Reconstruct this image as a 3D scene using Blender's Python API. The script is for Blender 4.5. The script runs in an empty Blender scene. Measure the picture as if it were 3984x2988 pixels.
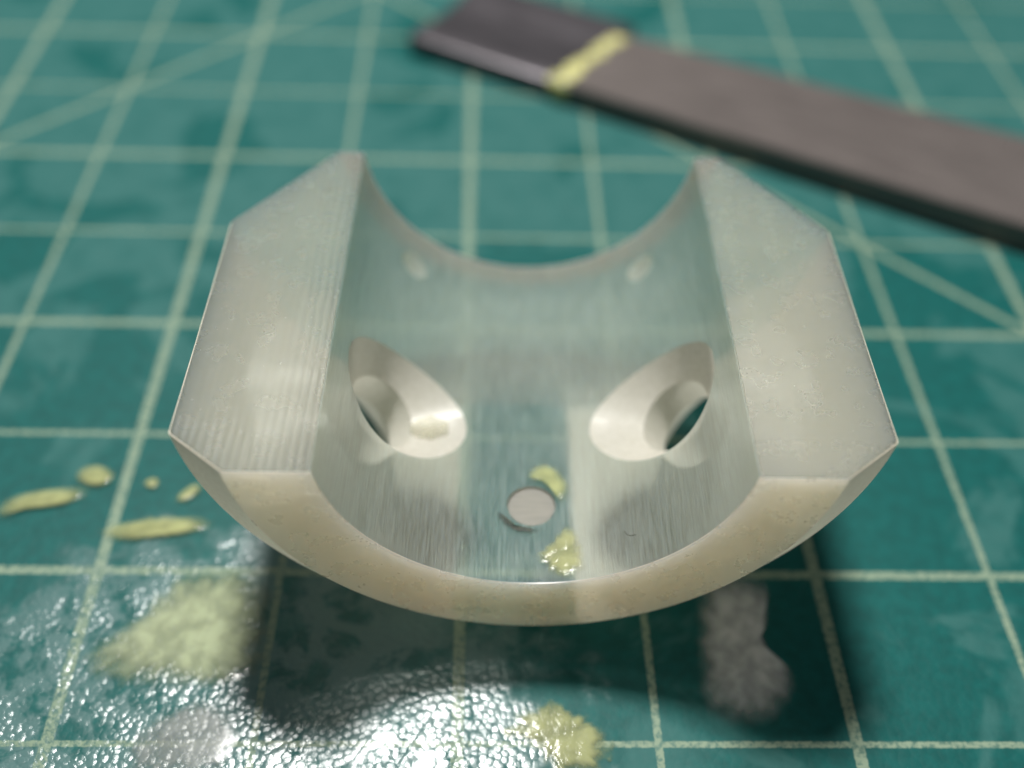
import bpy, bmesh, math, random
from mathutils import Vector, Matrix, Euler, noise as mnoise

MM = 0.001                                     # all measures below are millimetres
sc = bpy.context.scene
C = sc.collection

# ------------------------------------------------------------------ camera
CAM = Vector((26.2446, -29.5137, 63.4644))
CROT = Euler((0.764282, -0.0341263, -0.0144282), 'XYZ')
FPX = 4108.15                                  # focal length in pixels of the 3984 px wide picture
cd = bpy.data.cameras.new('camera')
cam = bpy.data.objects.new('camera', cd); C.objects.link(cam)
cam.location = CAM * MM; cam.rotation_euler = CROT
cd.sensor_width = 36; cd.lens = FPX / 3984 * 36
cd.clip_start = 0.002; cd.clip_end = 20
cd.dof.use_dof = True
cd.dof.focus_distance = 0.0635
cd.dof.aperture_fstop = 13.5
sc.camera = cam

# ------------------------------------------------------------------ light of the room and the lamp
w = bpy.data.worlds.new('World'); sc.world = w; w.use_nodes = True
bg = w.node_tree.nodes['Background']
bg.inputs[0].default_value = (0.95, 0.97, 1.0, 1); bg.inputs[1].default_value = 0.15

def area_lamp(name, pos, target, size, power, col):
    ld = bpy.data.lights.new(name, 'AREA'); ld.shape = 'DISK'; ld.size = size
    ld.energy = power; ld.color = col
    o = bpy.data.objects.new(name, ld); C.objects.link(o)
    o.location = pos
    o.rotation_euler = (Vector(target) - Vector(pos)).to_track_quat('-Z', 'Y').to_euler()
    return o
TGT = Vector((28, 8, 6)) * MM
LDIR = Vector((-0.10, 0.39, 1.0)).normalized()
area_lamp('desk_lamp', TGT + LDIR * 0.55, TGT, 0.095, 4.7, (1.0, 0.985, 0.95))

sc.view_settings.view_transform = 'Standard'
sc.view_settings.look = 'None'
sc.view_settings.gamma = 1; sc.view_settings.exposure = 0
sc.render.engine = 'CYCLES'
sc.cycles.max_bounces = 16; sc.cycles.transmission_bounces = 12
sc.cycles.diffuse_bounces = 6; sc.cycles.glossy_bounces = 6
sc.cycles.caustics_refractive = True; sc.cycles.caustics_reflective = False
sc.cycles.blur_glossy = 0.6; sc.cycles.sample_clamp_indirect = 20
sc.cycles.use_denoising = True
random.seed(4)

# ------------------------------------------------------------------ helpers
CM = CROT.to_matrix()
def ground(x, y, z=0.0):
    """a point of the mat seen at (x, y) of the 2212 px wide view of the photograph"""
    px, py = x * 1.80108, y * 1.80108
    d = CM @ Vector(((px - 1992) / FPX, -(py - 1494) / FPX, -1))
    t = (z - CAM.z) / d.z
    return CAM + d * t

def link(name, me, mats, parent=None):
    o = bpy.data.objects.new(name, me); C.objects.link(o)
    for m in (mats if isinstance(mats, (list, tuple)) else [mats]): me.materials.append(m)
    if parent: o.parent = parent
    return o
def tag(o, label=None, cat=None, group=None, kind=None):
    if label: o['label'] = label
    if cat: o['category'] = cat
    if group: o['group'] = group
    if kind: o['kind'] = kind
    return o
def empty(name, loc):
    o = bpy.data.objects.new(name, None); C.objects.link(o); o.location = loc; o.empty_display_size = 0.005
    return o
def mesh_from(verts, faces, smooth=False, name='mesh'):
    me = bpy.data.meshes.new(name)
    me.from_pydata([tuple(Vector(v) * MM) for v in verts], [], faces); me.update()
    bm = bmesh.new(); bm.from_mesh(me); bmesh.ops.recalc_face_normals(bm, faces=bm.faces); bm.to_mesh(me); bm.free()
    if smooth:
        for p in me.polygons: p.use_smooth = True
    return me

class NT:
    """small helper for node graphs"""
    def __init__(s, name):
        s.m = bpy.data.materials.new(name); s.m.use_nodes = True
        s.t = s.m.node_tree; s.n = s.t.nodes; s.b = s.n['Principled BSDF']; s.out = s.n['Material Output']
    def node(s, typ, **kw):
        n = s.n.new(typ)
        for k, v in kw.items(): setattr(n, k, v)
        return n
    def put(s, sock, v):
        if hasattr(v, 'is_output') or isinstance(v, bpy.types.NodeSocket): s.t.links.new(v, sock)
        else: sock.default_value = v
    def math(s, op, a, b=None, c=None, clamp=False):
        n = s.node('ShaderNodeMath', operation=op); n.use_clamp = clamp
        s.put(n.inputs[0], a)
        if b is not None: s.put(n.inputs[1], b)
        if c is not None: s.put(n.inputs[2], c)
        return n.outputs[0]
    def ramp(s, v, a, b, lo=0.0, hi=1.0, smooth=True):
        n = s.node('ShaderNodeMapRange'); n.interpolation_type = 'SMOOTHSTEP' if smooth else 'LINEAR'
        s.put(n.inputs['Value'], v)
        for k, x in (('From Min', a), ('From Max', b), ('To Min', lo), ('To Max', hi)): s.put(n.inputs[k], x)
        return n.outputs[0]
    def noise(s, vec, scale, detail=3, rough=0.5, dist=0.0):
        n = s.node('ShaderNodeTexNoise'); s.put(n.inputs['Vector'], vec)
        n.inputs['Scale'].default_value = scale; n.inputs['Detail'].default_value = detail
        n.inputs['Roughness'].default_value = rough; n.inputs['Distortion'].default_value = dist
        return n.outputs['Fac']
    def mix(s, f, a, b):
        n = s.node('ShaderNodeMix', data_type='RGBA')
        s.put(n.inputs['Factor'], f); s.put(n.inputs[6], a); s.put(n.inputs[7], b)
        return n.outputs[2]
    def coords(s):
        tc = s.node('ShaderNodeTexCoord')
        v = s.node('ShaderNodeVectorMath', operation='SCALE'); s.t.links.new(tc.outputs['Object'], v.inputs[0])
        v.inputs['Scale'].default_value = 1000.0
        return v.outputs[0]
    def scaled(s, vec, k):
        v = s.node('ShaderNodeVectorMath', operation='MULTIPLY'); s.put(v.inputs[0], vec); v.inputs[1].default_value = k
        return v.outputs[0]
    def xyz(s, vec):
        n = s.node('ShaderNodeSeparateXYZ'); s.put(n.inputs[0], vec); return n.outputs
    def bump(s, h, strength, dist_mm, normal=None):
        n = s.node('ShaderNodeBump'); s.put(n.inputs['Height'], h)
        s.put(n.inputs['Strength'], strength); n.inputs['Distance'].default_value = dist_mm * MM
        if normal is not None: s.put(n.inputs['Normal'], normal)
        return n.outputs[0]
    def set(s, **kw):
        for k, v in kw.items(): s.put(s.b.inputs[k.replace('_', ' ')], v)

# ------------------------------------------------------------------ the cutting mat
GRID = 12.7
def mat_material():
    T = NT('mat_vinyl'); P = T.coords(); x, y, z = T.xyz(P)
    wob = T.math('MULTIPLY', T.math('SUBTRACT', T.noise(P, 3.2, 2), 0.5), 0.16)
    def near(v, period, off=0.0):                       # distance to the nearest multiple of period
        f = T.math('FRACT', T.math('ADD', T.math('DIVIDE', T.math('SUBTRACT', v, off), period), 0.5))
        return T.math('MULTIPLY', T.math('ABSOLUTE', T.math('SUBTRACT', f, 0.5)), period)
    def line(d, w_):
        return T.ramp(T.math('ADD', d, wob), w_ / 2 - 0.05, w_ / 2 + 0.05, 1.0, 0.0)
    ls = [line(near(x, 2 * GRID), 0.78), line(near(x, 2 * GRID, GRID), 0.50),
          line(near(y, 2 * GRID, GRID), 0.66), line(near(y, 2 * GRID), 0.42)]
    s2 = 2 ** -0.5
    ls.append(line(T.math('ABSOLUTE', T.math('MULTIPLY', T.math('SUBTRACT', T.math('SUBTRACT', y, x), 7 * GRID), s2)), 0.66))
    ls.append(line(T.math('ABSOLUTE', T.math('MULTIPLY', T.math('SUBTRACT', T.math('ADD', y, x), 9 * GRID), s2)), 0.66))
    m = ls[0]
    for l in ls[1:]: m = T.math('MAXIMUM', m, l)
    worn = T.ramp(T.noise(P, 2.6, 4, 0.65), 0.38, 0.56, 0.35, 0.9)
    lines = T.math('MULTIPLY', m, worn)
    # colour: teal vinyl, dried greyish film in irregular patches, thicker towards the back of the mat
    big = T.noise(P, 0.085, 4, 0.55, 0.6)
    film = T.ramp(T.math('ADD', big, T.ramp(y, 12, 75, -0.07, 0.12)), 0.485, 0.555)
    cloud = T.noise(P, 0.35, 4, 0.6)
    film = T.math('MULTIPLY', film, T.ramp(cloud, 0.25, 0.6, 0.45, 1.0))
    tone = T.ramp(T.noise(P, 0.9, 5, 0.6), 0.3, 0.7, 0.0, 1.0)
    base = T.mix(tone, (0.0015, 0.070, 0.064, 1), (0.002, 0.092, 0.084, 1))
    base = T.mix(T.math('MULTIPLY', film, 0.75), base, (0.036, 0.132, 0.122, 1))
    # scratches of the knife
    def cuts(deg, sc_, off):
        mp = T.node('ShaderNodeMapping'); T.put(mp.inputs['Vector'], P); mp.inputs['Rotation'].default_value = (0, 0, math.radians(deg))
        mp.inputs['Location'].default_value = (off, off * 0.7, 0)
        return T.ramp(T.noise(T.scaled(mp.outputs[0], (sc_, 0.035, 1)), 1.0, 2, 0.5), 0.70, 0.74)
    cut = T.math('MAXIMUM', T.math('MAXIMUM', cuts(31, 1.6, 3), cuts(-18, 1.3, 40)), cuts(74, 1.1, 90))
    base = T.mix(T.math('MULTIPLY', cut, 0.35), base, (0.03, 0.12, 0.115, 1))
    col = T.mix(lines, base, (0.24, 0.31, 0.22, 1))
    # pebbled skin of the vinyl
    vo = T.node('ShaderNodeTexVoronoi'); T.put(vo.inputs['Vector'], P); vo.inputs['Scale'].default_value = 2.2
    fine = T.noise(P, 5.5, 3, 0.6)
    h = T.math('ADD', T.math('MULTIPLY', T.math('MULTIPLY', vo.outputs['Distance'], vo.outputs['Distance']), -1.4), T.math('ADD', T.math('MULTIPLY', fine, 0.5), T.math('MULTIPLY', cut, -0.8)))
    # wet with resin at the front left corner of the block
    dx = T.math('MULTIPLY', T.math('SUBTRACT', x, 11.0), 1 / 22.0); dy = T.math('MULTIPLY', T.math('SUBTRACT', y, 0.0), 1 / 17.0)
    dd = T.math('SQRT', T.math('ADD', T.math('MULTIPLY', dx, dx), T.math('MULTIPLY', dy, dy)))
    wet = T.ramp(T.math('ADD', dd, T.math('MULTIPLY', T.math('SUBTRACT', T.noise(P, 0.22, 4, 0.6), 0.5), 1.1)), 0.75, 1.05, 1.0, 0.0)
    rough = T.math('ADD', T.ramp(wet, 0, 1, 0.52, 0.16), T.math('MULTIPLY', film, 0.06))
    grey = T.math('MULTIPLY', wet, T.ramp(T.noise(P, 0.30, 5, 0.65, 0.5), 0.40, 0.52, 0.15, 0.75))
    col = T.mix(T.math('MULTIPLY', grey, T.math('SUBTRACT', 1.0, lines)), col, (0.115, 0.195, 0.19, 1))
    T.set(Base_Color=col, Roughness=rough, Normal=T.bump(h, T.math('ADD', 0.09, T.math('MULTIPLY', wet, T.ramp(T.noise(P, 0.32, 3, 0.6, 0.4), 0.36, 0.66, 0.02, 0.30))), 0.12))
    T.set(IOR=1.45, Specular_IOR_Level=T.ramp(wet, 0, 1, 0.20, 0.42))
    return T.m
mat_m = mat_material()

# a mat with a rounded rim, one corner grid line at the world's origin
def rounded_slab(x0, x1, y0, y1, z0, z1, rad, bev):
    bm = bmesh.new(); pts = []
    for cx, cy, a0 in ((x1 - rad, y1 - rad, 0), (x0 + rad, y1 - rad, 90), (x0 + rad, y0 + rad, 180), (x1 - rad, y0 + rad, 270)):
        for k in range(9):
            a = math.radians(a0 + k * 11.25); pts.append((cx + rad * math.cos(a), cy + rad * math.sin(a)))
    vs = [bm.verts.new(Vector((px, py, z0)) * MM) for px, py in pts]
    f = bm.faces.new(vs); r = bmesh.ops.extrude_face_region(bm, geom=[f])
    top = [v for v in r['geom'] if isinstance(v, bmesh.types.BMVert)]
    bmesh.ops.translate(bm, verts=top, vec=(0, 0, (z1 - z0) * MM))
    bmesh.ops.recalc_face_normals(bm, faces=bm.faces)
    es = [e for e in bm.edges if all(v in top for v in e.verts)]
    bmesh.ops.bevel(bm, geom=es, offset=bev * MM, segments=2, affect='EDGES')
    me = bpy.data.meshes.new('slab'); bm.to_mesh(me); bm.free(); return me
mat = link('cutting_mat', rounded_slab(-150, 220, -90, 210, -3.0, 0.0, 8, 0.5), mat_m)
tag(mat, 'teal green cutting mat printed with a pale square grid and diagonals', 'cutting mat', kind='structure')

# ------------------------------------------------------------------ the resin bearing half
X0, Y0, YAW, ROLL, H, E_, RB_, LEN, RO, RFR, AF, RBK, AB = 29.607, 6.718, -0.015, -0.015, 18.54, 1.591, 12.416, 30.553, 20.686, 17.245, 2.723, 14.341, 8.524
FLAT = 0.50
def resin_material(name, kind):
    """cloudy cast resin: part of the light goes straight through, part is bent by the rough skin, part is scattered"""
    T = NT(name); P = T.coords(); x, y, z = T.xyz(P)
    fine = T.noise(P, 0.7, 4, 0.55)
    tint, cream, thru, milk, rough, sss = RESIN[kind]
    if kind in ('body', 'chamfer'):
        lay = T.math('SINE', T.math('MULTIPLY', z, 2 * math.pi / 0.32))
        h = T.math('ADD', T.math('MULTIPLY', lay, 0.05), fine)
        nrm = T.bump(h, 0.10, 0.06)
    elif kind == 'top':
        # print layers run along the block and show most beside the bore of the left arm
        wv = T.math('SINE', T.math('MULTIPLY', T.math('ADD', x, T.math('MULTIPLY', T.noise(T.scaled(P, (0.5, 0.06, 0.5)), 1.0, 2), 0.35)), 2 * math.pi / 0.52))
        left = T.ramp(x, -6, -4, 1.0, 0.0)
        amt = T.math('MULTIPLY', left, T.math('ADD', T.ramp(x, -15.5, -12.5, 0.06, 1.0), T.ramp(y, 0.5, 5.0, 0.8, 0.0)))
        spec = T.ramp(T.noise(P, 2.2, 2), 0.70, 0.76, 0.0, 0.6)
        h = T.math('ADD', T.math('MULTIPLY', T.math('MULTIPLY', wv, amt), 0.5), T.math('ADD', T.math('MULTIPLY', fine, 0.06), T.math('MULTIPLY', spec, 0.15)))
        milk = T.math('ADD', milk, T.math('MULTIPLY', T.math('MULTIPLY', wv, amt), 0.04))
        nrm = T.bump(h, 0.75, 0.07)
    else:   # bore, sanded along its length
        st = T.noise(T.scaled(P, (8.0, 0.30, 8.0)), 1.0, 4, 0.7)
        st2 = T.noise(T.scaled(P, (15.0, 0.60, 15.0)), 1.0, 3, 0.6)
        patch = T.ramp(T.noise(P, 0.28, 3), 0.3, 0.65, 0.25, 1.0)
        h = T.math('MULTIPLY', T.math('ADD', st, T.math('MULTIPLY', st2, 0.8)), patch)
        milk = T.ramp(T.math('ADD', T.math('MULTIPLY', st, 0.6), T.math('MULTIPLY', st2, 0.4)), 0.36, 0.64, milk - 0.12, milk + 0.14)
        nrm = T.bump(h, 0.6, 0.08)
    rg = T.ramp(fine, 0.3, 0.7, rough - 0.03, rough + 0.05)
    T.set(Base_Color=tint, IOR=1.22 if kind == 'bore' else 1.49, Transmission_Weight=1.0, Roughness=rg, Normal=nrm)
    clear = T.node('ShaderNodeBsdfTransparent'); clear.inputs[0].default_value = tint
    m1 = T.node('ShaderNodeMixShader'); m1.inputs[0].default_value = thru
    T.t.links.new(T.b.outputs[0], m1.inputs[1]); T.t.links.new(clear.outputs[0], m1.inputs[2])
    d = T.node('ShaderNodeBsdfPrincipled')
    for k, v in (('Base Color', cream), ('Roughness', rg), ('IOR', 1.49), ('Specular IOR Level', 0.18 if kind == 'bore' else 0.5), ('Subsurface Weight', 1.0), ('Subsurface Radius', (1.0, 0.86, 0.66)), ('Subsurface Scale', sss), ('Normal', nrm)):
        T.put(d.inputs[k], v)
    m2 = T.node('ShaderNodeMixShader'); T.put(m2.inputs[0], milk)
    T.t.links.new(m1.outputs[0], m2.inputs[1]); T.t.links.new(d.outputs[0], m2.inputs[2])
    T.t.links.new(m2.outputs[0], T.out.inputs['Surface'])
    return T.m
def frosted_material(name, kind):
    """rough outer skin: scatters light on either side of it"""
    T = NT(name); P = T.coords(); fine = T.noise(P, 3.0, 4, 0.6)
    col = T.mix(T.ramp(fine, 0.35, 0.65), *FROST[kind][:2])
    nrm = T.bump(fine, 0.12, 0.06)
    df = T.node('ShaderNodeBsdfDiffuse'); tr = T.node('ShaderNodeBsdfTranslucent'); gl = T.node('ShaderNodeBsdfGlossy')
    for n in (df, tr): T.put(n.inputs['Color'], col); T.put(n.inputs['Normal'], nrm)
    gl.inputs['Roughness'].default_value = 0.35; T.put(gl.inputs['Normal'], nrm)
    a_ = T.node('ShaderNodeMixShader'); a_.inputs[0].default_value = FROST[kind][2]
    T.t.links.new(df.outputs[0], a_.inputs[1]); T.t.links.new(tr.outputs[0], a_.inputs[2])
    b_ = T.node('ShaderNodeMixShader'); b_.inputs[0].default_value = 0.03
    T.t.links.new(a_.outputs[0], b_.inputs[1]); T.t.links.new(gl.outputs[0], b_.inputs[2])
    T.t.links.new(b_.outputs[0], T.out.inputs['Surface'])
    return T.m
#        tint of the clear part, colour of the scattered part, straight-through share, scattered share, roughness
RESIN = {'chamfer': ((0.90, 0.93, 0.89, 1), (0.66, 0.64, 0.55, 1), 0.5, 0.34, 0.35, 0.004),
         'body': ((0.96, 0.95, 0.91, 1), (1.0, 0.72, 0.575, 1), 0.30, 0.64, 0.28, 0.014),
         'top':  ((0.97, 0.97, 0.93, 1), (0.68, 0.67, 0.58, 1), 0.40, 0.22, 0.24, 0.008),
         'bore': ((0.90, 0.94, 0.91, 1), (0.43, 0.49, 0.46, 1), 0.68, 0.25, 0.38, 0.004)}
FROST = {'outer': ((0.78, 0.72, 0.60, 1), (0.84, 0.79, 0.67, 1), 0.45), 'hole': ((0.78, 0.75, 0.66, 1), (0.85, 0.82, 0.74, 1), 0.5)}
body_m, bore_m, top_m = resin_material('cloudy_resin', 'body'), resin_material('sanded_resin', 'bore'), resin_material('layered_resin', 'top')
outer_m = frosted_material('frosted_resin', 'outer'); hole_m = frosted_material('drilled_resin', 'hole')
chamfer_m = resin_material('chamfer_resin', 'chamfer')

def revolve_half(profile, N=144):
    """profile: closed list of (radius, y); swept round the axis up to the flat parting face"""
    V, F, MI = [], [], []
    n = len(profile)
    for (rr, yy) in profile:
        tm = math.acos(E_ / rr)
        for k in range(N + 1):
            t = -tm + 2 * tm * k / N
            zz = E_ - rr * math.cos(t)
            zz = max(zz, E_ - RO + FLAT)
            V.append((rr * math.sin(t), yy, zz))
    for i in range(n):
        j = (i + 1) % n
        bore = abs(profile[i][0] - RB_) < 1e-3 and abs(profile[j][0] - RB_) < 1e-3
        back = profile[i][1] > LEN - AB - 0.3 and profile[j][1] > LEN - AB - 0.3 and max(profile[i][0], profile[j][0]) > RBK + 0.05
        outer = 0.5 * (profile[i][0] + profile[j][0]) > RFR + 0.2 or (profile[i][1] > AF and profile[i][0] > RBK - 0.1 and profile[j][0] > RBK + 0.2)
        for k in range(N):
            a, b = i * (N + 1) + k, j * (N + 1) + k
            F.append((a, b, b + 1, a + 1)); MI.append(1 if bore else (4 if back else (3 if outer else 0)))
    F.append(tuple(i * (N + 1) for i in range(n))); MI.append(2)
    F.append(tuple(i * (N + 1) + N for i in reversed(range(n)))); MI.append(2)
    return V, F, MI
def rounded(profile, rad):
    out = []; n = len(profile)
    for i in range(n):
        p, a, b = Vector(profile[i]), Vector(profile[i - 1]), Vector(profile[(i + 1) % n])
        u, v = (a - p).normalized(), (b - p).normalized()
        for s in (0.0, 0.35, 0.65, 1.0):
            q0 = p + u * rad * (1 - s); q1 = p + v * rad * s
            out.append(tuple(q0.lerp(q1, s)))
    return out
prof = [(RB_, 0), (RB_, LEN), (RBK, LEN), (RO, LEN - AB), (RO, AF), (RFR, 0)]
prof = rounded(prof, 0.16)
# keep the bore rim exact so that its faces can be told apart
V, F, MI = revolve_half(prof)
def body_mesh():
    me = bpy.data.meshes.new('block')
    me.from_pydata([tuple(Vector(v) * MM) for v in V], [], F); me.update()
    for m in (body_m, bore_m, top_m, outer_m, chamfer_m): me.materials.append(m)
    for p, i in zip(me.polygons, MI): p.material_index = i
    bm = bmesh.new(); bm.from_mesh(me)
    bmesh.ops.recalc_face_normals(bm, faces=bm.faces)
    es = [e for e in bm.edges if any(f.material_index == 2 for f in e.link_faces) and any(f.material_index != 2 for f in e.link_faces)]
    bmesh.ops.bevel(bm, geom=es, offset=0.10 * MM, segments=2, affect='EDGES', material=-1)
    bm.to_mesh(me); bm.free()
    return me
tmp = bpy.data.objects.new('tmp_block', body_mesh()); C.objects.link(tmp)
cutters = []
def cutter(rings, mtx, m=None):
    """lathe cutter: rings of (radius, height) round its z axis"""
    N = 72; vs, fs = [], []
    for rr, hh in rings:
        for k in range(N):
            a = 2 * math.pi * k / N; vs.append(mtx @ Vector((rr * math.cos(a), rr * math.sin(a), hh)))
    for i in range(len(rings) - 1):
        for k in range(N):
            a = i * N + k; b = i * N + (k + 1) % N
            fs.append((a, b, b + N, a + N))
    fs.append(tuple(range(N - 1, -1, -1))); fs.append(tuple(range((len(rings) - 1) * N, len(rings) * N)))
    o = bpy.data.objects.new('tmp_cut', mesh_from([v for v in vs], fs)); C.objects.link(o)
    o.data.materials.append(m or hole_m); cutters.append(o)
    return o
AX = Vector((0, 0, E_))
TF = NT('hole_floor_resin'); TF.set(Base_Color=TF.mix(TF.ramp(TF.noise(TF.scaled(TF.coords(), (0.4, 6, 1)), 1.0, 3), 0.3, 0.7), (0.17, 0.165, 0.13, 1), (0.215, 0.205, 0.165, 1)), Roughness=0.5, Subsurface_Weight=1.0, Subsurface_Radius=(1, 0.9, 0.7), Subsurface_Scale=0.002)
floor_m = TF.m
for s in (-1, 1):                                  # countersunk screw holes at 45 degrees either side
    t = math.radians(45.3) * s
    d = Vector((math.sin(t), 0, -math.cos(t)))
    q = d.to_track_quat('Z', 'Y').to_matrix().to_4x4()
    cutter([(4.2 + 5.0 * 0.92, RB_ - 5.0), (4.2, RB_), (2.75, RB_ + 1.6), (2.75, RB_ + 4.0), (2.75 + 1.05 * 6.5, RB_ + 10.5)], Matrix.Translation(AX + d * 0 + Vector((0, 12.0, 0))) @ q)
    t = math.radians(44.4) * s                     # shallow dents near the far end
    d = Vector((math.sin(t), 0, -math.cos(t)))
    q = d.to_track_quat('Z', 'Y').to_matrix().to_4x4()
    cutter([(1.45, RB_ - 1.0), (1.2, RB_), (0.95, RB_ + 0.14), (0.45, RB_ + 0.26)], Matrix.Translation(AX + Vector((0, 26.3, 0))) @ q, chamfer_m)
d = Vector((math.sin(math.radians(0.8)), 0, -1))   # small oil hole in the floor of the bore
cutter([(1.58, RB_ - 2), (1.58, RB_ + 0.01), (1.55, RB_ + 0.14)], Matrix.Translation(AX + Vector((0, 6.12, 0))) @ d.to_track_quat('Z', 'Y').to_matrix().to_4x4(), floor_m)
for c in cutters:
    md = tmp.modifiers.new('cut', 'BOOLEAN'); md.object = c; md.operation = 'DIFFERENCE'; md.solver = 'EXACT'; md.material_mode = 'TRANSFER'
dg = bpy.context.evaluated_depsgraph_get()
bme = bpy.data.meshes.new_from_object(tmp.evaluated_get(dg))
for c in cutters: bpy.data.objects.remove(c)
bpy.data.objects.remove(tmp)
for p in bme.polygons: p.use_smooth = True
bme.set_sharp_from_angle(angle=math.radians(24))

block = empty('bearing_half', Vector((X0, Y0, H)) * MM)
block.rotation_euler = (0, ROLL, YAW)
tag(block, 'cloudy clear resin half cylinder block with a sanded bore and countersunk holes', 'bearing block')
body = bpy.data.objects.new('body', bme); C.objects.link(body); body.parent = block
BM = Matrix.Translation(Vector((X0, Y0, H))) @ Euler((0, ROLL, YAW), 'XYZ').to_matrix().to_4x4()
def bore_pt(theta, y, lift=0.0):
    """a point of the bore surface in world millimetres"""
    t = math.radians(theta); rr = RB_ - lift
    return BM @ Vector((rr * math.sin(t), y, E_ - rr * math.cos(t)))

# ------------------------------------------------------------------ liquid resin
def liquid(name, col, clear=0.3, rough=0.06, fade=True, ragged=0.0, relief=0.25):
    """thin coloured liquid: thins out to nothing at its rim"""
    T = NT(name); P = T.coords()
    n = T.noise(P, 0.8, 3, 0.5); n2 = T.noise(P, 3.0, 4, 0.6)
    T.set(Base_Color=T.mix(T.ramp(n, 0.35, 0.65), tuple(c * 0.85 for c in col) + (1,), col + (1,)), IOR=1.47, Roughness=rough)
    T.set(Subsurface_Weight=0.4, Subsurface_Radius=(1, 0.9, 0.5), Subsurface_Scale=0.001)
    T.set(Normal=T.bump(T.math('ADD', n, T.math('MULTIPLY', n2, 0.25)), relief, 0.25))
    tr = T.node('ShaderNodeBsdfTransparent')
    mx = T.node('ShaderNodeMixShader')
    amt = T.math('MULTIPLY', T.ramp(n, 0.3, 0.7, 0.75, 1.0), 1.0 - clear)
    if fade:
        at = T.node('ShaderNodeAttribute'); at.attribute_name = 'depth'
        dep = at.outputs['Fac']
        if ragged: dep = T.math('ADD', dep, T.math('MULTIPLY', T.math('SUBTRACT', T.noise(P, 0.75, 3, 0.55), 0.50), ragged))
        amt = T.math('MULTIPLY', amt, T.ramp(dep, 0.0, 0.6 if not ragged else 0.55))
    T.put(mx.inputs[0], amt)
    T.put(tr.inputs[0], T.mix(amt, (1, 1, 1, 1), tuple(0.6 + 0.4 * c for c in col) + (1,)))
    T.t.links.new(tr.outputs[0], mx.inputs[1]); T.t.links.new(T.b.outputs[0], mx.inputs[2])
    T.t.links.new(mx.outputs[0], T.out.inputs['Surface'])
    return T.m
yellow_m = liquid('yellow_resin', (0.46, 0.48, 0.23), 0.15, 0.06, True, 0.0, 0.1)
pale_m = liquid('pale_resin', (0.40, 0.45, 0.29), 0.10, 0.06, True, 0.35, 0.06)
patch_m = liquid('broken_resin', (0.40, 0.42, 0.21), 0.2, 0.10, True, 1.0, 0.22)
milk_light_m = liquid('milky_resin_light', (0.66, 0.68, 0.65), 0.22, 0.2, True, 0.15)  # milky film, its whiteness also paints in light falling through the right hole
rim_m = liquid('rim_resin', (0.42, 0.43, 0.22), 0.15, 0.07, True, 0.4, 0.35)
wash_m = liquid('washed_resin', (0.34, 0.36, 0.34), 0.45, 0.16, True, 0.8, 0.06)
dirt_m = liquid('black_dirt', (0.02, 0.022, 0.015), 0.1, 0.6, True, 1.2)

def smooth_loop(pts, it=3):
    for _ in range(it):
        out = []
        for i in range(len(pts)):
            a, b = pts[i], pts[(i + 1) % len(pts)]
            out += [a * 0.75 + b * 0.25, a * 0.25 + b * 0.75]
        pts = out
    return pts
def film_mesh(px, height, base=0.0, jag=0.0, seed=0, to_point=None, it=3, world=None):
    """a pool with a rounded rim whose outline is given as points on the mat"""
    pts = [Vector(p) for p in world] if world else [ground(*p).to_2d() for p in px]
    pts = smooth_loop(pts, it); n = len(pts)
    c = sum(pts, Vector((0, 0))) / n
    prof = ((1.0, 0.0), (0.985, 0.30), (0.95, 0.58), (0.88, 0.82), (0.72, 0.97), (0.55, 1.0), (0.3, 1.0))
    vs, fs, dep = [], [], []
    for s, hh in prof:
        for p in pts:
            q = c + (p - c) * s
            if jag: q = q + (p - c).normalized() * jag * mnoise.noise((p.x * 1.7 + seed, p.y * 1.7, 0)) * s
            vs.append((q.x, q.y, base + height * hh)); dep.append(1 - s)
    for i in range(len(prof) - 1):
        for k in range(n):
            a, b = i * n + k, i * n + (k + 1) % n; fs.append((a, b, b + n, a + n))
    ci = len(vs); vs.append((c.x, c.y, base + height)); dep.append(1.0)
    last = (len(prof) - 1) * n
    for k in range(n): fs.append((last + k, last + (k + 1) % n, ci))
    if to_point: vs = [to_point(*v) for v in vs]
    else:
        org = Vector((c.x, c.y, 0)); vs = [Vector(v) - org for v in vs]
    me = mesh_from(vs, fs, True)
    at = me.attributes.new('depth', 'FLOAT', 'POINT')
    for i, v in enumerate(dep): at.data[i].value = v
    return me, c
def puddle(name, px, height, m, label, cat, group=None, jag=0.0, seed=0):
    if m is yellow_m:                         # the rim thins out, so draw it a little wide
        cx, cy = sum(p[0] for p in px) / len(px), sum(p[1] for p in px) / len(px)
        px = [(cx + (p[0] - cx) * 1.3, cy + (p[1] - cy) * 1.45) for p in px]
    me, c = film_mesh(px, height, 0.03, jag, seed)
    o = link(name, me, m); o.location = Vector((c.x, c.y, 0)) * MM
    return tag(o, label, cat, group)
G = 'drops of yellow resin on the mat'
puddle('resin_droplet', [(165, 1035), (185, 1018), (215, 1013), (242, 1025), (246, 1038), (225, 1050), (190, 1052)], 0.35, yellow_m,
       'small oval yellow resin drop beside the grid crossing, left of two smaller drops', 'resin drop', G)
puddle('resin_droplet', [(310, 1050), (322, 1039), (342, 1038), (345, 1050), (330, 1058)], 0.25, yellow_m,
       'smallest round yellow resin drop, between the oval drop and the slanted drop', 'resin drop', G)
puddle('resin_droplet', [(380, 1080), (400, 1062), (428, 1050), (436, 1060), (420, 1075), (395, 1086)], 0.25, yellow_m,
       'slanted yellow resin drop closest to the left side of the block', 'resin drop', G)
puddle('resin_streak', [(2, 1105), (30, 1080), (90, 1068), (160, 1062), (182, 1072), (150, 1090), (100, 1098), (50, 1102), (20, 1116)], 0.3, yellow_m,
       'long yellow resin streak beside the oval drop on the mat', 'resin streak', 'streaks of yellow resin on the mat')
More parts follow.
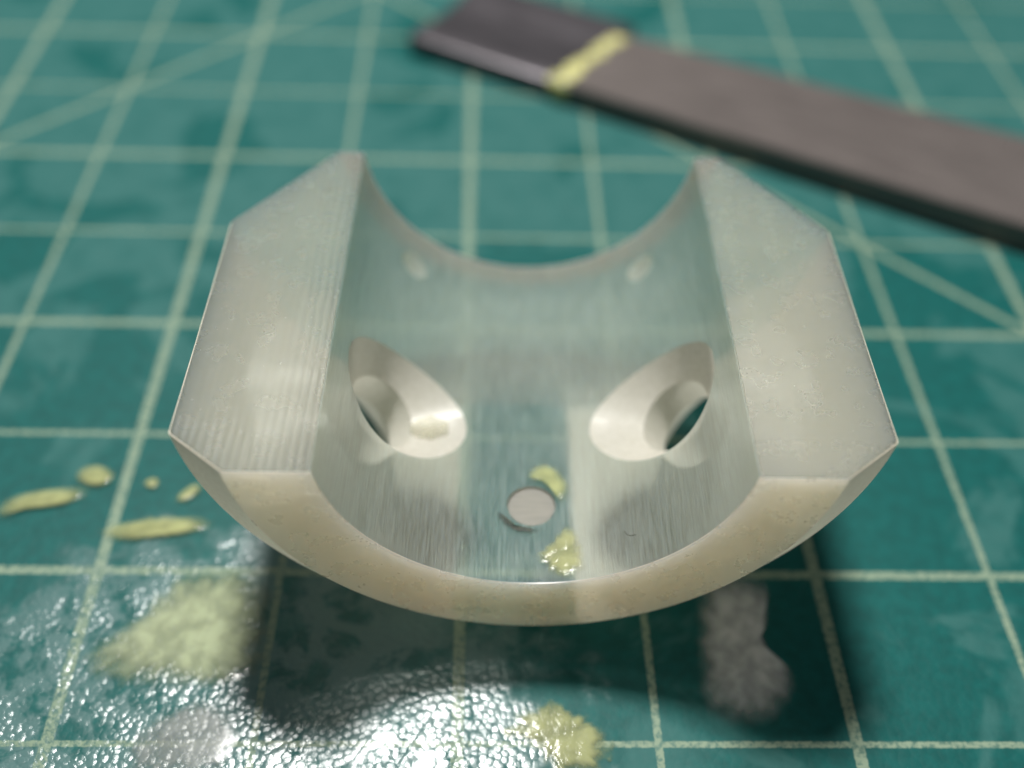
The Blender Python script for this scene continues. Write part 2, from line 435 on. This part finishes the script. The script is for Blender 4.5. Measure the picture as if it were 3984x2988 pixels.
puddle('resin_streak', [(235, 1145), (290, 1133), (360, 1125), (430, 1128), (445, 1142), (400, 1156), (340, 1160), (290, 1170), (245, 1162)], 0.3, yellow_m,
       'yellow resin streak reaching from a grid line towards the block', 'resin streak', 'streaks of yellow resin on the mat', 0.3, 3)
puddle('resin_puddle', [(150, 1440), (210, 1385), (290, 1330), (345, 1275), (390, 1232), (480, 1222), (580, 1225), (612, 1250), (600, 1340), (590, 1440), (545, 1490), (430, 1500), (300, 1490), (200, 1480)], 0.2, pale_m,
       'broad pale yellow resin puddle at the edge of the shadow', 'resin puddle', None, 0.5, 7)
puddle('resin_puddle', [(240, 1690), (270, 1600), (350, 1530), (440, 1500), (520, 1520), (540, 1580), (500, 1660), (420, 1700)], 0.2, wash_m,
       'smooth whitish resin puddle beside the bright glare on the wet mat', 'resin puddle', None, 0.4, 9)
puddle('resin_patch', [(1090, 1570), (1115, 1530), (1170, 1520), (1250, 1535), (1310, 1555), (1330, 1600), (1315, 1680), (1200, 1690), (1150, 1620), (1100, 1600)], 0.16, patch_m,
       'ragged yellow resin patch on a grid line in front of the shadow', 'resin patch', None, 0.9, 5)
puddle('resin_smear', [(1500, 1230), (1620, 1220), (1668, 1262), (1660, 1300), (1665, 1340), (1645, 1375), (1680, 1420), (1720, 1450), (1725, 1510), (1670, 1580), (1580, 1585), (1505, 1530), (1495, 1400)], 0.12, milk_light_m,
       'milky resin smear, painted whiter as light from the hole, in the shadow under the right side of the block', 'resin smear', None, 0.2, 11)
# liquid drawn in between the round underside and the mat
wp = [(X0 - 3.4, Y0 + 1.6), (X0 - 1.6, Y0 + 0.7), (X0 + 0.4, Y0 + 0.45), (X0 + 2.2, Y0 + 0.9), (X0 + 4.0, Y0 + 1.7), (X0 + 4.2, Y0 + 12), (X0 + 3.8, Y0 + 22), (X0 - 3.2, Y0 + 22), (X0 - 3.8, Y0 + 12)]

# ------------------------------------------------------------------ resin on the block
def on_bore(name, arc, height, m, label, cat, group=None, jag=0.0, seed=0, base=0.0):
    """arc: outline as (degrees round the bore, mm along it)"""
    k = RB_ * math.pi / 180
    if m is yellow_m:
        ca, cy = sum(p[0] for p in arc) / len(arc), sum(p[1] for p in arc) / len(arc)
        arc = [(ca + (p[0] - ca) * 1.25, max(0.12, cy + (p[1] - cy) * 1.25)) for p in arc]
    def tp(a, y, h): return bore_pt(a / k, y, h)
    me, c = film_mesh(None, height, base, jag, seed, tp, 3, [(a * k, y) for a, y in arc])
    cen = bore_pt(c.x / k, c.y, 0)
    me.transform(Matrix.Translation(-cen * MM))
    o = link(name, me, m); o.location = cen * MM
    return tag(o, label, cat, group)
on_bore('resin_droplet', [(0.5, 8.1), (0.3, 8.6), (3, 9.3), (7, 9.3), (11.5, 8.0), (12.2, 7.1), (9.5, 6.2), (7.6, 7.0), (4.5, 8.0)], 0.35, yellow_m,
        'yellow resin drop curled round the small oil hole in the bore', 'resin drop')
on_bore('resin_smear', [(1.5, 2.2), (6, 3.3), (11, 4.6), (14.5, 4.2), (16.5, 2.4), (17, 0.9), (12, 0.35), (6, 0.3), (4.5, 1.3), (2, 1.5)], 0.22, rim_m,
        'yellow resin smear at the front rim of the bore', 'resin smear', None, 0.35, 2)

on_bore('dirt_smudge', [(-10.0, 5.3), (-8.4, 4.5), (-5, 3.95), (-1, 3.8), (3, 3.95), (3.2, 4.2), (-1, 4.1), (-4.5, 4.25), (-7.4, 4.8), (-9.2, 5.6)], 0.05, dirt_m,
        'thin black dirt line under the small oil hole in the bore', 'dirt', None, 0.15, 4, 0.03)
def fibre(theta, y, ln, ang, curl, label):
    cu = bpy.data.curves.new('fibre', 'CURVE'); cu.dimensions = '3D'; cu.bevel_depth = 0.018 * MM; cu.bevel_resolution = 1
    sp = cu.splines.new('POLY'); sp.points.add(8); c = bore_pt(theta, y, 0)
    k = 180 / math.pi / RB_
    for i in range(9):
        t = (i / 8 - 0.5) * ln; a = math.radians(ang)
        px, py = t * math.cos(a) - curl * (t / ln) ** 2 * math.sin(a), t * math.sin(a) + curl * (t / ln) ** 2 * math.cos(a)
        q = bore_pt(theta + px * k, y + py, 0.05) - c
        sp.points[i].co = (*(q * MM), 1)
    o = bpy.data.objects.new('fibre', cu); C.objects.link(o)
    me = bpy.data.meshes.new_from_object(o.evaluated_get(bpy.context.evaluated_depsgraph_get()))
    bpy.data.objects.remove(o)
    o = link('fibre', me, lint_m); o.location = c * MM
    return tag(o, label, 'fibre')
lint_m = NT('lint').m; lint_m.node_tree.nodes['Principled BSDF'].inputs['Base Color'].default_value = (0.03, 0.025, 0.02, 1)
fibre(30.0, 2.6, 0.9, -35, 0.8, 'tiny dark curved fibre on the right side of the bore near its front rim')
def bead():
    t = math.radians(-45.3)
    dv = Vector((math.sin(t), 0, -math.cos(t))); e1 = Vector((math.cos(t), 0, math.sin(t))); e2 = Vector((0, 1, 0))
    e1 = -e1 if e1.z > 0 else e1
    a = math.radians(2)
    def cone(s, k): # point of the countersink wall, s from its small end to the rim
        ang = a + k
        rr = 2.75 + 1.45 * s; dep = RB_ + 1.6 * (1 - s)
        return Vector((0, 12.0, E_)) + dv * dep + (e1 * math.cos(ang) + e2 * math.sin(ang)) * rr, (-dv * 0.67 - (e1 * math.cos(ang) + e2 * math.sin(ang)) * 0.74).normalized()
    vs, fs = [], []; n, m_ = 14, 9
    for i in range(n + 1):
        s_ = i / n; wd = 0.62 * (math.sin(math.pi * (0.06 + 0.88 * s_)) ** 0.5) * (0.85 + 0.3 * mnoise.noise((s_ * 3, 0, 5)))
        for k in range(m_):
            u = -1 + 2 * k / (m_ - 1)
            p, nn = cone(-0.05 + 1.22 * s_, u * wd * 0.55)
            vs.append(BM @ (p + nn * (wd * 1.5 * math.sqrt(max(0, 1 - u * u)) - 0.03)))
    for i in range(n):
        for k in range(m_ - 1):
            q_ = i * m_ + k; fs.append((q_, q_ + 1, q_ + m_ + 1, q_ + m_))
    c = sum(vs, Vector()) / len(vs)
    o = link('resin_bead', mesh_from([v - c for v in vs], fs, True), liquid('bead_resin', (0.62, 0.60, 0.40), 0.70, 0.03, False, 0.0, 0.02))
    o.location = c * MM
    return tag(o, 'glossy yellowish resin bead lying in the left countersunk hole', 'resin bead')
bead()

# ------------------------------------------------------------------ the file lying behind
fx = Vector((0.8660, -0.5, 0)); fy = Vector((0.5, 0.8660, 0))
F0 = Vector((17.7, 85.3, 0))                      # front lower corner of the tip
def steel(name, col, rough, metal=0.7):
    T = NT(name); P = T.coords(); n = T.noise(T.scaled(P, (0.15, 2.2, 2.2)), 1.0, 4, 0.6)
    T.set(Base_Color=T.mix(T.ramp(n, 0.3, 0.7), tuple(c * 0.8 for c in col) + (1,), col + (1,)), Metallic=metal,
          Roughness=T.ramp(n, 0.3, 0.7, rough - 0.06, rough + 0.06), Normal=T.bump(n, 0.12, 0.05))
    return T.m
blade_m = steel('file_steel', (0.19, 0.165, 0.155), 0.55)
tip_m = steel('bare_steel', (0.13, 0.12, 0.13), 0.33, 0.8)
hand_file = empty('hand_file', F0 * MM); hand_file.rotation_euler = (0, 0, math.radians(-30))
tag(hand_file, 'dark flat steel file with fine teeth lying behind the block', 'file')
def file_blade(u0, u1, step):
    """blade with rows of teeth across its upper face, local x along the file"""
    vs, fs = [], []
    n = int((u1 - u0) / step)
    def wd(u): return 12.6 + 3.6 * max(0, u) / 75
    def th(u): return 2.35 + 0.8 * max(0, u) / 75
    for i in range(2 * n + 1):
        u = u0 + i * step / 2; W, T_ = wd(u), th(u); up = 0.10 if i % 2 else 0.0
        sk = 0.10
        vs += [(u, 0.06 - up * 0.6, 0.15), (u, 0.0 - up, T_ - 0.22), (u + 0.02, 0.20, T_ + up), (u + sk * W, W - 0.2, T_ + up), (u + sk * W, W, T_ - 0.22), (u + sk * W, W - 0.06, 0.15)]
    for i in range(2 * n):
        for k in range(6):
            a, b = i * 6 + k, i * 6 + (k + 1) % 6; fs.append((a, b, b + 6, a + 6))
    fs.append(tuple(reversed(range(6)))); fs.append(tuple(range(2 * n * 6, 2 * n * 6 + 6)))
    return mesh_from(vs, fs)
def file_tip(u1):
    vs, fs = [], []
    us = [0.0, 0.3, 0.8, 2, 6, 10, 14, u1]
    W = 17.0
    for i, u in enumerate(us):
        pin = (0.35, 0.12, 0.02, 0, 0, 0, 0, 0)[i]
        sec = [(0.1, 0.1), (0.0, 1.9), (0.12, 2.2), (0.5, 2.42), (2.2, 2.40), (4.0, 1.95), (6.3, 1.8), (8.6, 1.95), (10.4, 2.40), (12.1, 2.42), (12.48, 2.2), (12.6, 1.9), (12.5, 0.1)]
        for yy, zz in sec:
            vs.append((u + (0.10 * yy if u == u1 else 0), pin + yy * 17.0 / 12.6 * (W - 2 * pin) / W, max(0.1, zz - pin * 0.9 if zz > 1 else zz)))
    n = 13
    for i in range(len(us) - 1):
        for k in range(n):
            a, b = i * n + k, i * n + (k + 1) % n; fs.append((a, b, b + n, a + n))
    fs.append(tuple(reversed(range(n)))); fs.append(tuple(range((len(us) - 1) * n, len(us) * n)))
    me = mesh_from(vs, fs, True); me.set_sharp_from_angle(angle=math.radians(35)); return me
link('blade', file_blade(20.6, 120, 0.55), blade_m, hand_file)
link('tip', file_tip(20.4), tip_m, hand_file)
def band():
    vs, fs = [], []
    n = 16
    for i in range(n + 1):
        t = i / n; v = -0.25 + 13.4 * t
        u = 20.0 + 0.12 * v + 0.9 * mnoise.noise((v * 0.6, 2, 0)); hw = 1.3 + 1.3 * mnoise.noise((v * 0.5, 7, 3))
        for s in (-1, -0.6, 0, 0.6, 1): vs.append((u + hw * s, v, 2.35 + (0.45 + 0.2 * mnoise.noise((v, 1, 1))) * (1 - s * s) ** 0.5 + (0 if 0 < i < n else -0.3)))
    base = len(vs)
    for z_, o_ in ((1.6, -0.35), (0.9, -0.28), (0.4, -0.1)):
        for s in (-1, -0.6, 0, 0.6, 1): vs.append((20.0 + 1.0 * s, o_ * (1 - s * s * 0.9), z_))
    for i in range(n):
        for k in range(4):
            a = i * 5 + k; fs.append((a, a + 1, a + 6, a + 5))
    rows = [list(range(5))] + [list(range(base + 5 * r, base + 5 * r + 5)) for r in range(3)]
    for r in range(3):
        for k in range(4): fs.append((rows[r][k], rows[r + 1][k], rows[r + 1][k + 1], rows[r][k + 1]))
    return mesh_from(vs, fs, True)
bn = link('resin_band', band(), liquid('dried_resin', (0.66, 0.64, 0.28), 0.05, 0.3, False), hand_file)
bn['label'] = 'yellow dried resin streak across the file'
